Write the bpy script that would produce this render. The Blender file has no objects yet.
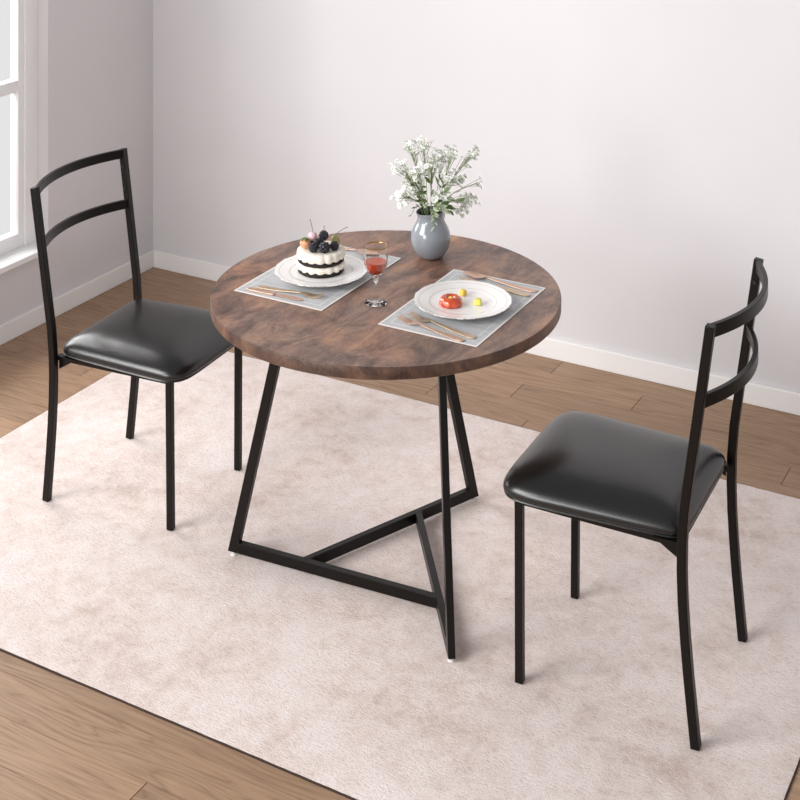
import bpy, bmesh, math, random
from math import sin, cos, pi, radians, sqrt, atan2
from mathutils import Vector, Matrix, Quaternion

scene = bpy.context.scene
col = scene.collection
FLOOR = -0.006          # wooden floor; the rug's upper face is z = 0


# ------------------------------------------------------------------ helpers
def tag(o, label=None, cat=None, group=None, kind=None):
    if label: o['label'] = label
    if cat: o['category'] = cat
    if group: o['group'] = group
    if kind: o['kind'] = kind
    return o


def empty(name, loc, rz=0.0):
    o = bpy.data.objects.new(name, None)
    o.empty_display_size = 0.05
    o.location = loc
    o.rotation_euler = (0, 0, rz)
    col.objects.link(o)
    return o


def obj(name, bm, mat, parent=None, smooth=None, bevel=0.0, seg=2, loc=None):
    bmesh.ops.recalc_face_normals(bm, faces=bm.faces)
    me = bpy.data.meshes.new(name)
    bm.to_mesh(me)
    bm.free()
    mats = mat if isinstance(mat, (list, tuple)) else [mat]
    for m in mats:
        me.materials.append(m)
    o = bpy.data.objects.new(name, me)
    col.objects.link(o)
    if parent: o.parent = parent
    if loc is not None: o.location = loc
    if smooth is not None:
        for p in me.polygons: p.use_smooth = True
        if smooth < 180:
            try:
                me.set_sharp_from_angle(angle=radians(smooth))
            except Exception:
                pass
    if bevel > 0:
        b = o.modifiers.new('bevel', 'BEVEL')
        b.width = bevel
        b.segments = seg
        b.limit_method = 'ANGLE'
        b.angle_limit = radians(35)
        b.harden_normals = False
    return o


def copy_tree(o, parent=None):
    c = o.copy()
    col.objects.link(c)
    c.parent = parent
    for ch in list(o.children):
        copy_tree(ch, c)
    return c


def box(bm, x0, x1, y0, y1, z0, z1):
    vs = [bm.verts.new((x, y, z)) for z in (z0, z1) for y in (y0, y1) for x in (x0, x1)]
    for f in ((0, 2, 3, 1), (4, 5, 7, 6), (0, 1, 5, 4), (2, 6, 7, 3), (0, 4, 6, 2), (1, 3, 7, 5)):
        bm.faces.new([vs[i] for i in f])


def sweep_rect(bm, pts, w, h, side=None, hs=None):
    """rectangular tube along pts; w across `side`, h across the other normal"""
    pts = [Vector(p) for p in pts]
    rings = []
    for i, p in enumerate(pts):
        if i == 0: t = pts[1] - pts[0]
        elif i == len(pts) - 1: t = pts[-1] - pts[-2]
        else: t = (pts[i + 1] - p).normalized() + (p - pts[i - 1]).normalized()
        t.normalize()
        s = Vector(side)
        s = (s - t * s.dot(t)).normalized()
        n = t.cross(s).normalized()
        k = 1.0
        if 0 < i < len(pts) - 1:
            c = (pts[i + 1] - p).normalized().dot(t)
            k = 1 / max(c, 0.5)
        hh = h * k
        rings.append([bm.verts.new(p + s * (a * w / 2) + n * (b * hh / 2)) for a, b in ((-1, -1), (1, -1), (1, 1), (-1, 1))])
    for a, b in zip(rings, rings[1:]):
        for j in range(4):
            bm.faces.new((a[j], a[(j + 1) % 4], b[(j + 1) % 4], b[j]))
    bm.faces.new(rings[0][::-1])
    bm.faces.new(rings[-1])


def tube(bm, pts, r, n=8, r1=None, cap=True):
    pts = [Vector(p) for p in pts]
    rings = []
    up = Vector((0.3, 0.2, 1)).normalized()
    m = len(pts)
    for i, p in enumerate(pts):
        t = (pts[min(i + 1, m - 1)] - pts[max(i - 1, 0)]).normalized()
        s = t.cross(up)
        if s.length < 1e-3: s = t.cross(Vector((1, 0, 0)))
        s.normalize()
        q = t.cross(s)
        rr = r if r1 is None else r + (r1 - r) * i / (m - 1)
        rings.append([bm.verts.new(p + s * (rr * cos(2 * pi * k / n)) + q * (rr * sin(2 * pi * k / n))) for k in range(n)])
    for a, b in zip(rings, rings[1:]):
        for k in range(n):
            bm.faces.new((a[k], a[(k + 1) % n], b[(k + 1) % n], b[k]))
    if cap:
        bm.faces.new(rings[0][::-1])
        bm.faces.new(rings[-1])


def lathe(bm, prof, n=64, mod=None, mat=0, close=False):
    """prof: list of (r, z); mod(r, z, ang) -> (r, z)"""
    rings = []
    for (r, z) in prof:
        if r < 1e-6:
            rings.append([bm.verts.new((0, 0, z))])
        else:
            ring = []
            for k in range(n):
                a = 2 * pi * k / n
                rr, zz = (r, z) if mod is None else mod(r, z, a)
                ring.append(bm.verts.new((rr * cos(a), rr * sin(a), zz)))
            rings.append(ring)
    fs = []
    pairs = list(zip(rings, rings[1:]))
    if close: pairs.append((rings[-1], rings[0]))
    for a, b in pairs:
        for k in range(n):
            k2 = (k + 1) % n
            if len(a) == 1 and len(b) == 1: continue
            if len(a) == 1: f = bm.faces.new((a[0], b[k], b[k2]))
            elif len(b) == 1: f = bm.faces.new((a[k], a[k2], b[0]))
            else: f = bm.faces.new((a[k], a[k2], b[k2], b[k]))
            f.material_index = mat
            fs.append(f)
    return fs


def ball(bm, c, r, u=16, v=10, sc=(1, 1, 1), bump=None):
    ret = bmesh.ops.create_uvsphere(bm, u_segments=u, v_segments=v, radius=1.0)
    for w in ret['verts']:
        d = w.co.normalized()
        k = r if bump is None else r * bump(d)
        w.co = Vector((c[0] + d.x * k * sc[0], c[1] + d.y * k * sc[1], c[2] + d.z * k * sc[2]))
    return ret['verts']


def bez(a, b, c, n=8, d=None):
    a, b, c = Vector(a), Vector(b), Vector(c)
    out = []
    for i in range(n + 1):
        t = i / n
        if d is None:
            out.append(a * (1 - t) ** 2 + b * 2 * t * (1 - t) + c * t * t)
        else:
            dd = Vector(d)
            out.append(a * (1 - t) ** 3 + b * 3 * t * (1 - t) ** 2 + c * 3 * t * t * (1 - t) + dd * t ** 3)
    return out


# ------------------------------------------------------------------ materials
def lin(r, g, b):
    f = lambda c: (c / 255 / 12.92) if c / 255 <= 0.04045 else ((c / 255 + 0.055) / 1.055) ** 2.4
    return (f(r), f(g), f(b), 1)


class NT:
    def __init__(self, name):
        self.m = bpy.data.materials.new(name)
        self.m.use_nodes = True
        self.t = self.m.node_tree
        self.b = self.t.nodes['Principled BSDF']
        self.out = self.t.nodes['Material Output']

    def n(self, typ, **kw):
        nd = self.t.nodes.new(typ)
        for k, v in kw.items():
            if k.startswith('i_'):
                nd.inputs[k[2:].replace('_', ' ')].default_value = v
            else:
                setattr(nd, k, v)
        return nd

    def l(self, a, b):
        self.t.links.new(a, b)

    def coord(self, kind='Object', scale=(1, 1, 1), loc=(0, 0, 0), rot=(0, 0, 0)):
        c = self.n('ShaderNodeTexCoord')
        mp = self.n('ShaderNodeMapping')
        mp.inputs['Scale'].default_value = scale
        mp.inputs['Location'].default_value = loc
        mp.inputs['Rotation'].default_value = rot
        self.l(c.outputs[kind], mp.inputs['Vector'])
        return mp.outputs['Vector']

    def noise(self, vec, scale, detail=4, rough=0.55, dist=0.0):
        nd = self.n('ShaderNodeTexNoise')
        nd.inputs['Scale'].default_value = scale
        nd.inputs['Detail'].default_value = detail
        nd.inputs['Roughness'].default_value = rough
        nd.inputs['Distortion'].default_value = dist
        self.l(vec, nd.inputs['Vector'])
        return nd.outputs['Fac']

    def ramp(self, fac, stops, interp='LINEAR'):
        r = self.n('ShaderNodeValToRGB')
        r.color_ramp.interpolation = interp
        el = r.color_ramp.elements
        while len(el) < len(stops): el.new(0.5)
        for e, (p, c) in zip(el, stops):
            e.position = p
            e.color = c if len(c) == 4 else (*c, 1)
        self.l(fac, r.inputs['Fac'])
        return r.outputs['Color']

    def mix(self, fac, a, b, blend='MIX'):
        m = self.n('ShaderNodeMix', data_type='RGBA', blend_type=blend)
        for s, v in ((0, fac), (6, a), (7, b)):
            if hasattr(v, 'is_linked') or hasattr(v, 'links'):
                self.l(v, m.inputs[s])
            else:
                m.inputs[s].default_value = v
        return m.outputs[2]

    def math(self, op, a, b=0.0):
        m = self.n('ShaderNodeMath', operation=op)
        for i, v in enumerate((a, b)):
            if hasattr(v, 'links'): self.l(v, m.inputs[i])
            else: m.inputs[i].default_value = v
        return m.outputs[0]

    def bump(self, h, strength=0.2, dist=0.002):
        b = self.n('ShaderNodeBump')
        b.inputs['Strength'].default_value = strength
        b.inputs['Distance'].default_value = dist
        self.l(h, b.inputs['Height'])
        self.l(b.outputs['Normal'], self.b.inputs['Normal'])


def simple(name, color, rough=0.5, metal=0.0, spec=0.5, var=0.06, scale=40, bump=0.0, coat=0.0, sss=0.0):
    """plain material with a slight procedural colour variation"""
    n = NT(name)
    v = n.coord()
    f = n.noise(v, scale, 3)
    c = color
    lo = tuple(max(0, x * (1 - var)) for x in c[:3]) + (1,)
    hi = tuple(min(1, x * (1 + var)) for x in c[:3]) + (1,)
    n.l(n.ramp(f, [(0.3, lo), (0.7, hi)]), n.b.inputs['Base Color'])
    n.b.inputs['Roughness'].default_value = rough
    n.b.inputs['Metallic'].default_value = metal
    n.b.inputs['Specular IOR Level'].default_value = spec
    n.b.inputs['Coat Weight'].default_value = coat
    if sss:
        n.b.inputs['Subsurface Weight'].default_value = sss
        n.b.inputs['Subsurface Radius'].default_value = (0.006, 0.004, 0.003)
    if bump: n.bump(f, bump, 0.001)
    return n.m


M = {}
M['wall'] = simple('wall paint', lin(218, 215, 217), 0.85, spec=0.25, var=0.012, scale=3)
M['trim'] = simple('white trim paint', lin(240, 237, 236), 0.5, spec=0.4, var=0.01, scale=5)
M['vinyl'] = simple('white window frame', lin(243, 242, 242), 0.4, var=0.01, scale=5)
M['metal'] = simple('black powder coated steel', (0.0060, 0.0044, 0.0038, 1), 0.34, spec=0.22, var=0.1, scale=300, bump=0.02)
M['screw'] = simple('dark screw', (0.05, 0.05, 0.05, 1), 0.35, metal=0.8)
M['glide'] = simple('clear plastic glide', lin(225, 222, 220), 0.2, var=0.02)
M['ceramic'] = simple('white glazed ceramic', lin(243, 240, 238), 0.18, var=0.015, scale=30)
M['copper'] = simple('brushed rose gold', lin(208, 174, 154), 0.34, metal=0.85, var=0.04, scale=90)
M['copper_dark'] = simple('brushed champagne gold', lin(200, 176, 150), 0.32, metal=0.85, var=0.04, scale=90)
M['cream'] = simple('whipped cream', lin(244, 236, 222), 0.6, var=0.03, scale=120, bump=0.25, sss=0.15)
M['choc'] = simple('dark chocolate sponge', (0.012, 0.006, 0.005, 1), 0.75, var=0.4, scale=350, bump=0.6)
M['berry'] = simple('black berry skin', (0.014, 0.013, 0.022, 1), 0.16, var=0.3, scale=200)
M['pinkfruit'] = simple('pale pink cherry skin', lin(226, 190, 196), 0.3, var=0.1, scale=60)
M['physalis'] = simple('orange strawberry skin', lin(222, 160, 120), 0.4, var=0.15, scale=120, bump=0.3)
M['grape'] = simple('green grape skin', lin(160, 152, 92), 0.25, var=0.15, scale=80)
M['leafdark'] = simple('leaf green', lin(96, 122, 62), 0.5, var=0.25, scale=60)
M['leafpale'] = simple('pale sage leaf', lin(196, 208, 178), 0.55, var=0.15, scale=80)
M['stem'] = simple('flower stem green', lin(128, 146, 96), 0.5, var=0.2, scale=80)
M['twig'] = simple('brown fruit stem', lin(92, 66, 52), 0.5, var=0.2)
M['petal'] = simple('white petal', lin(238, 240, 233), 0.6, var=0.015, scale=50, sss=0.0)
M['pistil'] = simple('grey green flower centre', lin(150, 152, 120), 0.6, var=0.2, scale=300)
M['vase'] = simple('blue grey glazed ceramic', lin(138, 143, 150), 0.14, var=0.05, scale=25, coat=0.3)
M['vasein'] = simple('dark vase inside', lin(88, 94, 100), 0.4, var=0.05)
M['gold'] = simple('gilded rim', lin(168, 126, 78), 0.22, metal=1.0, var=0.2, scale=160)
M['jelly'] = simple('red orange jelly', lin(198, 76, 34), 0.08, var=0.25, scale=60, coat=0.6, sss=0.2)
M['mango'] = simple('yellow fruit', lin(238, 198, 92), 0.3, var=0.08, scale=90)
M['lemonjelly'] = simple('lemon yellow fruit', lin(232, 222, 104), 0.3, var=0.08, scale=90)


def m_leather():
    n = NT('black leatherette')
    v = n.coord()
    vo = n.n('ShaderNodeTexVoronoi', feature='DISTANCE_TO_EDGE')
    vo.inputs['Scale'].default_value = 420
    n.l(v, vo.inputs['Vector'])
    big = n.noise(v, 9, 3)
    n.l(n.ramp(big, [(0.3, (0.007, 0.0066, 0.0064)), (0.7, (0.010, 0.0095, 0.0092))]), n.b.inputs['Base Color'])
    n.b.inputs['Roughness'].default_value = 0.26
    n.b.inputs['Specular IOR Level'].default_value = 0.58
    h = n.math('ADD', vo.outputs['Distance'], n.math('MULTIPLY', big, 0.4))
    n.bump(h, 0.10, 0.001)
    return n.m


def m_floor():
    n = NT('oak plank floor')
    tc = n.n('ShaderNodeTexCoord')
    at = n.n('ShaderNodeAttribute', attribute_name='tone')
    mp = n.n('ShaderNodeMapping')
    mp.inputs['Scale'].default_value = (1.0, 9, 1)
    n.l(tc.outputs['UV'], mp.inputs['Vector'])
    mp2 = n.n('ShaderNodeMapping')
    mp2.inputs['Scale'].default_value = (6, 130, 1)
    n.l(tc.outputs['UV'], mp2.inputs['Vector'])
    # cathedral grain: bands bent by a slow noise
    w1 = n.noise(mp.outputs['Vector'], 1.0, 2, 0.5, 0.6)
    ring = n.math('FRACT', n.math('MULTIPLY', w1, 14.0))
    tri = n.math('ABSOLUTE', n.math('SUBTRACT', ring, 0.5))
    fine = n.noise(mp2.outputs['Vector'], 1.0, 5, 0.6)
    c1 = n.ramp(tri, [(0.0, lin(128, 100, 79)), (0.09, lin(155, 125, 102)), (0.25, lin(166, 137, 113)), (0.5, lin(176, 147, 122))])
    c2 = n.ramp(fine, [(0.28, lin(124, 97, 77)), (0.5, lin(165, 136, 112)), (0.75, lin(188, 160, 134))])
    c = n.mix(0.5, c1, c2)
    tone = n.ramp(at.outputs['Fac'], [(0, (0.78, 0.78, 0.79)), (0.5, (0.96, 0.95, 0.94)), (1, (1.13, 1.12, 1.10))])
    c = n.mix(1.0, n.mix(1.0, c, tone, 'MULTIPLY'), (1.03, 0.99, 0.93, 1), 'MULTIPLY')
    n.l(c, n.b.inputs['Base Color'])
    n.b.inputs['Roughness'].default_value = 0.46
    n.b.inputs['Specular IOR Level'].default_value = 0.35
    n.bump(fine, 0.08, 0.001)
    return n.m


def m_rug():
    n = NT('pale pink beige pile')
    v = n.coord()
    vs = n.coord(scale=(1, 1.0, 1))
    big = n.noise(v, 3.2, 4, 0.6, 0.3)
    mid = n.noise(vs, 16, 6, 0.72, 0.3)
    fin = n.noise(v, 210, 3, 0.7)
    fin2 = n.noise(n.coord(scale=(1, 2.2, 1)), 70, 4, 0.7)
    s = n.math('ADD', n.math('MULTIPLY', big, 0.42), n.math('MULTIPLY', mid, 0.58))
    c = n.ramp(s, [(0.35, lin(205, 185, 177)), (0.45, lin(222, 206, 199)), (0.53, lin(231, 217, 212)), (0.63, lin(236, 225, 222))])
    c2 = n.ramp(n.math('ADD', n.math('MULTIPLY', fin, 0.5), n.math('MULTIPLY', fin2, 0.5)), [(0.38, (0.76, 0.73, 0.715)), (0.50, (1.0, 1.0, 1.0))])
    n.l(n.mix(0.85, c, c2, 'MULTIPLY'), n.b.inputs['Base Color'])
    n.b.inputs['Roughness'].default_value = 0.95
    n.b.inputs['Specular IOR Level'].default_value = 0.1
    n.b.inputs['Sheen Weight'].default_value = 0.15
    n.bump(n.math('ADD', fin, n.math('MULTIPLY', fin2, 1.3)), 0.55, 0.004)
    return n.m


def m_tabletop(name='rustic brown wood laminate', dark=1.0, grain=(60, 9, 40)):
    n = NT(name)
    v = n.coord()
    vg = n.coord(scale=(5, 1.8, 3))
    vf = n.coord(scale=grain)
    big = n.noise(vg, 1.6, 7, 0.66, 1.6)
    patch = n.noise(v, 8.0, 10, 0.74, 1.0)
    fin = n.noise(vf, 1.0, 6, 0.7, 0.6)
    s = n.math('ADD', n.math('MULTIPLY', big, 0.5), n.math('MULTIPLY', patch, 0.5))
    c = n.ramp(s, [(0.36, lin(52, 37, 33)), (0.43, lin(92, 68, 58)), (0.49, lin(120, 91, 78)), (0.55, lin(146, 112, 93)), (0.63, lin(172, 134, 108))])
    warm = n.ramp(n.noise(v, 4.0, 3, 0.5, 0.5), [(0.40, (0.90, 0.94, 0.99)), (0.62, (1.12, 1.0, 0.88))])
    c = n.mix(1.0, c, warm, 'MULTIPLY')
    c = n.mix(0.7, c, n.ramp(fin, [(0.30, (0.66, 0.63, 0.62)), (0.52, (1.0, 1.0, 1.0)), (0.8, (1.16, 1.13, 1.1))]), 'MULTIPLY')
    cr_ = n.math('ABSOLUTE', n.math('SUBTRACT', n.noise(vg, 2.6, 6, 0.6, 2.0), 0.5))
    c = n.mix(n.math('MULTIPLY', n.math('LESS_THAN', cr_, 0.008), 0.28), c, lin(176, 146, 124))
    # scratches and board seams running with the grain
    sx = n.n('ShaderNodeSeparateXYZ')
    n.l(v, sx.inputs[0])
    wob = n.math('MULTIPLY', n.math('SUBTRACT', n.noise(v, 3, 2), 0.5), 0.006)
    for x0 in (0.026,):
        d = n.math('ABSOLUTE', n.math('SUBTRACT', n.math('ADD', sx.outputs['X'], wob), x0))
        k = n.math('MULTIPLY', n.math('LESS_THAN', d, 0.0011), n.math('GREATER_THAN', n.noise(v, 7, 2), 0.44))
        c = n.mix(n.math('MULTIPLY', k, 0.7), c, lin(52, 34, 28))
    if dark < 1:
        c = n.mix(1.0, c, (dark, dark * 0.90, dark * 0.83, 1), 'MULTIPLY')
    n.l(c, n.b.inputs['Base Color'])
    n.l(n.ramp(patch, [(0.3, (0.34,) * 3), (0.7, (0.46,) * 3)]), n.b.inputs['Roughness'])
    n.b.inputs['Specular IOR Level'].default_value = 0.5
    n.bump(fin, 0.05, 0.001)
    return n.m


def m_mat(hx, hy):
    n = NT('grey woven placemat with white border')
    v = n.coord()
    sx = n.n('ShaderNodeSeparateXYZ')
    n.l(v, sx.inputs[0])
    ax = n.math('SUBTRACT', hx, n.math('ABSOLUTE', sx.outputs['X']))
    ay = n.math('SUBTRACT', hy, n.math('ABSOLUTE', sx.outputs['Y']))
    e = n.math('MINIMUM', ax, ay)
    border = n.math('LESS_THAN', e, 0.0055)
    line = n.math('LESS_THAN', n.math('ABSOLUTE', n.math('SUBTRACT', e, 0.024)), 0.0022)
    weave = n.noise(n.coord(scale=(1, 1, 1)), 340, 2)
    streak = n.noise(n.coord(scale=(9, 60, 1)), 1.0, 3)
    c = n.ramp(streak, [(0.3, lin(176, 178, 180)), (0.7, lin(196, 197, 199))])
    c = n.mix(0.5, c, n.ramp(weave, [(0.35, (0.86,) * 3), (0.6, (1.04,) * 3)]), 'MULTIPLY')
    c = n.mix(n.math('MULTIPLY', line, 0.55), c, lin(216, 216, 217))
    c = n.mix(border, c, lin(228, 222, 218))
    n.l(c, n.b.inputs['Base Color'])
    n.b.inputs['Roughness'].default_value = 0.45
    n.bump(weave, 0.15, 0.001)
    return n.m


def m_plate():
    n = NT('white stoneware with speckled rim')
    v = n.coord()
    sx = n.n('ShaderNodeSeparateXYZ')
    n.l(v, sx.inputs[0])
    r = n.math('SQRT', n.math('ADD', n.math('POWER', sx.outputs['X'], 2), n.math('POWER', sx.outputs['Y'], 2)))
    fl = n.noise(v, 55, 3, 0.7)
    rim = n.math('GREATER_THAN', n.math('ADD', r, n.math('MULTIPLY', n.math('SUBTRACT', fl, 0.5), 0.006)), 0.1288)
    ringd = n.math('MAXIMUM', n.math('LESS_THAN', n.math('ABSOLUTE', n.math('SUBTRACT', r, 0.089)), 0.0011), n.math('LESS_THAN', n.math('ABSOLUTE', n.math('SUBTRACT', r, 0.117)), 0.0009))
    spots = n.math('MULTIPLY', rim, n.math('GREATER_THAN', fl, 0.50))
    c = n.mix(n.math('MULTIPLY', spots, 0.75), lin(244, 241, 239), lin(132, 112, 104))
    c = n.mix(n.math('MULTIPLY', n.math('MULTIPLY', ringd, fl), 1.0), c, lin(176, 166, 164))
    n.l(c, n.b.inputs['Base Color'])
    n.b.inputs['Roughness'].default_value = 0.2
    return n.m


def m_glass(name, color=(1, 1, 1, 1), ior=1.45, rough=0.0, thin=False):
    n = NT(name)
    b = n.b
    b.inputs['Transmission Weight'].default_value = 1.0
    b.inputs['Roughness'].default_value = rough
    b.inputs['IOR'].default_value = ior
    f = n.noise(n.coord(), 3, 2)
    lo = tuple(c * 0.99 for c in color[:3])
    n.l(n.ramp(f, [(0.3, lo), (0.7, color[:3])]), b.inputs['Base Color'])
    if thin:
        tr = n.n('ShaderNodeBsdfTransparent')
        gl = n.n('ShaderNodeBsdfGlossy')
        gl.inputs['Roughness'].default_value = 0.02
        fr = n.n('ShaderNodeFresnel')
        fr.inputs['IOR'].default_value = 1.12
        mx = n.n('ShaderNodeMixShader')
        n.l(fr.outputs[0], mx.inputs[0])
        n.l(tr.outputs[0], mx.inputs[1])
        n.l(gl.outputs[0], mx.inputs[2])
        n.l(mx.outputs[0], n.out.inputs['Surface'])
    return n.m


M['leather'] = m_leather()
M['floor'] = m_floor()
M['rug'] = m_rug()
M['top'] = m_tabletop()
M['band'] = m_tabletop('brown wood darkened for rim shade', 0.52, (30, 30, 9))  # tabletop wood darkened, so the rim's shade is in its colour
M['mat'] = m_mat(0.1415, 0.2155)
M['plate'] = m_plate()
M['pane'] = m_glass('window glass', thin=True)
M['glass'] = m_glass('clear crystal glass', (1, 0.985, 0.98, 1), 1.42)
M['wine'] = simple('red wine', lin(214, 74, 24), 0.05, var=0.1, scale=30)
M['wine'].node_tree.nodes['Principled BSDF'].inputs['Transmission Weight'].default_value = 0.15

# ------------------------------------------------------------------ the room
WX, WY = -0.010, 0.013        # inner faces of the left and back wall
X1, Y1 = 6.2, -5.6            # how far floor and walls reach


def structure(o, label, cat):
    return tag(o, label, cat, kind='structure')


# floor, every plank with its own tone and grain offset
bm = bmesh.new()
uvl = bm.loops.layers.uv.new('UVMap')
tone = bm.loops.layers.color.new('tone')
rng = random.Random(11)
PW, Y0 = 0.1187, 0.0075
joints = {7: 0.431, 0: 1.883, 1: 2.227, 2: 1.832, 3: 2.789, 4: 1.953, 18: 1.27, 19: 1.22, 20: 1.899, 21: 1.15}
tones = {(0, 0): .25, (0, 1): .42, (1, 0): .3, (1, 1): .45, (2, 0): .45, (2, 1): .55, (3, 1): .5, (3, 2): .45}
row = -1
while Y0 - row * PW > Y1:
    yb = Y0 - row * PW
    ya = yb - PW
    L = 1.22
    j = joints.get(row, rng.uniform(0, L))
    x = j - L * math.ceil((j + 0.2) / L)
    k = 0
    while x < X1:
        a, b = x, min(x + L, X1)
        x += L
        if b < -0.2: continue
        a = max(a, -0.2)
        ou, ov = rng.uniform(0, 40), rng.uniform(0, 40)
        g = rng.uniform(0.25, 0.8)
        c = 0.0013
        z = FLOOR
        o_ = [(a, ya), (b, ya), (b, yb), (a, yb)]
        i_ = [(a + c, ya + c), (b - c, ya + c), (b - c, yb - c), (a + c, yb - c)]
        vo = [bm.verts.new((p[0], p[1], z - 0.0040)) for p in o_]
        vi = [bm.verts.new((p[0], p[1], z)) for p in i_]
        fs = [bm.faces.new(vi)] + [bm.faces.new((vo[q], vo[(q + 1) % 4], vi[(q + 1) % 4], vi[q])) for q in range(4)]
        for f in fs:
            for lp in f.loops:
                lp[uvl].uv = (lp.vert.co.x + ou, lp.vert.co.y + ov)
                lp[tone] = (g, g, g, 1)
        k += 1
    row += 1
floor = obj('floor', bm, M['floor'])
structure(floor, 'oak plank floor running along the back wall under the rug', 'floor')

bm = bmesh.new()
box(bm, -0.16, X1, WY, WY + 0.12, FLOOR - 0.05, 2.7)
structure(obj('wall_back', bm, M['wall']), 'plain pale grey back wall behind the dining table', 'wall')

# left wall with a tall window opening; the room is open towards the camera
W1 = (-1.83, -0.627)
WEND = -2.15
SZ, HZ = 0.272, 2.25
bm = bmesh.new()
T = 0.14
for (ya, yb) in ((WEND, W1[0]), (W1[1], WY)):
    box(bm, WX - T, WX, ya, yb, FLOOR - 0.05, 2.7)
for (ya, yb) in (W1,):
    box(bm, WX - T, WX, ya, yb, FLOOR - 0.05, SZ)
    box(bm, WX - T, WX, ya, yb, HZ, 2.7)
bmesh.ops.remove_doubles(bm, verts=bm.verts, dist=1e-5)
structure(obj('wall_left', bm, M['wall']), 'plain pale grey left wall with the tall window', 'wall')

BH, BT = 0.072, 0.012
bm = bmesh.new()
box(bm, WX + BT, X1, WY - BT, WY, FLOOR, FLOOR + BH)
structure(obj('baseboard_back', bm, M['trim'], bevel=0.003), 'white baseboard along the back wall', 'baseboard')
bm = bmesh.new()
box(bm, WX, WX + BT, WEND, WY, FLOOR, FLOOR + BH)
structure(obj('baseboard_left', bm, M['trim'], bevel=0.003), 'white baseboard along the left wall below the window', 'baseboard')


def window(name, ya, yb, label):
    root = empty(name, (WX, (ya + yb) / 2, SZ))
    structure(root, label, 'window')
    cy = (ya + yb) / 2
    h = HZ - SZ
    w = yb - ya
    zs = 0.022                                  # sill thickness
    fx0, fx1 = -0.115, -0.052                   # fixed frame, set back in the opening
    fw = 0.070
    bm = bmesh.new()
    for s in (-1, 1):
        box(bm, fx0, fx1, min(s * w / 2, s * (w / 2 - fw)), max(s * w / 2, s * (w / 2 - fw)), zs, h)
    box(bm, fx0, fx1, -w / 2 + fw, w / 2 - fw, h - 0.06, h)
    obj('window_frame', bm, M['vinyl'], root, bevel=0.002)
    # sashes: slim stiles, bottom, meeting and upper rails
    sx0, sx1 = -0.100, -0.058
    sw = 0.031
    gy = w / 2 - fw
    rails = [(zs, zs + 0.055), (0.622, 0.668), (1.27, 1.315), (h - 0.10, h - 0.06)]
    bm = bmesh.new()
    for s in (-1, 1):
        box(bm, sx0, sx1, min(s * gy, s * (gy - sw)), max(s * gy, s * (gy - sw)), zs, h - 0.06)
    for (a, b) in rails:
        box(bm, sx0, sx1, -gy + sw, gy - sw, a, b)
    box(bm, sx0, sx1, -0.018, 0.018, zs + 0.055, h - 0.10)
    obj('sash', bm, M['vinyl'], root, bevel=0.003)
    for (a, b) in zip(rails, rails[1:]):
        for (p, q) in ((-gy + sw, -0.018), (0.018, gy - sw)):
            bm = bmesh.new()
            box(bm, -0.0725, -0.0705, p, q, a[1], b[0])
            obj('pane', bm, M['pane'], root)
    bm = bmesh.new()
    box(bm, fx0, 0.0, -w / 2, w / 2, 0, zs)
    box(bm, 0.0, 0.038, -w / 2 + 0.03, w / 2 - 0.042, 0, zs)
    bmesh.ops.remove_doubles(bm, verts=bm.verts, dist=1e-5)
    obj('window_sill', bm, M['vinyl'], root, bevel=0.003)
    return root


window('window_1', *W1, 'tall white framed window in the left wall behind the left chair')

# rug
bm = bmesh.new()
RX0, RX1, RY0, RY1 = 0.519, 3.118, -2.192, -0.53
nx, ny = 130, 84
rr = random.Random(5)
grid = {}
for i in range(nx + 1):
    for j in range(ny + 1):
        x = RX0 + (RX1 - RX0) * i / nx
        y = RY0 + (RY1 - RY0) * j / ny
        ed = min(i, j, nx - i, ny - j)
        if i in (0, nx): x += rr.uniform(-0.0005, 0.0005)
        if j in (0, ny): y += rr.uniform(-0.0005, 0.0005)
        z = -0.0016 if ed == 0 else (0.0 if ed > 1 else -0.0002)
        grid[i, j] = bm.verts.new((x, y, z))
for i in range(nx):
    for j in range(ny):
        bm.faces.new((grid[i, j], grid[i + 1, j], grid[i + 1, j + 1], grid[i, j + 1]))
be = [e for e in bm.edges if e.is_boundary]
ret = bmesh.ops.extrude_edge_only(bm, edges=be)
nv = [v for v in ret['geom'] if isinstance(v, bmesh.types.BMVert)]
for v in nv: v.co.z = FLOOR + 0.0003
rug = obj('rug', bm, M['rug'], smooth=50)
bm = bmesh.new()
box(bm, RX0 - 0.003, RX1 + 0.003, RY0 - 0.0035, RY1 + 0.003, FLOOR + 0.0001, FLOOR + 0.0034)  # dark strip standing in for the shadow line under the rug's edge
obj('rug_edge_shadow', bm, simple('dark rug edge shadow', lin(58, 44, 38), 0.9, var=0.1), rug)
tag(rug, 'large pale pink beige low pile rug under the table and chairs', 'rug')


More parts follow.
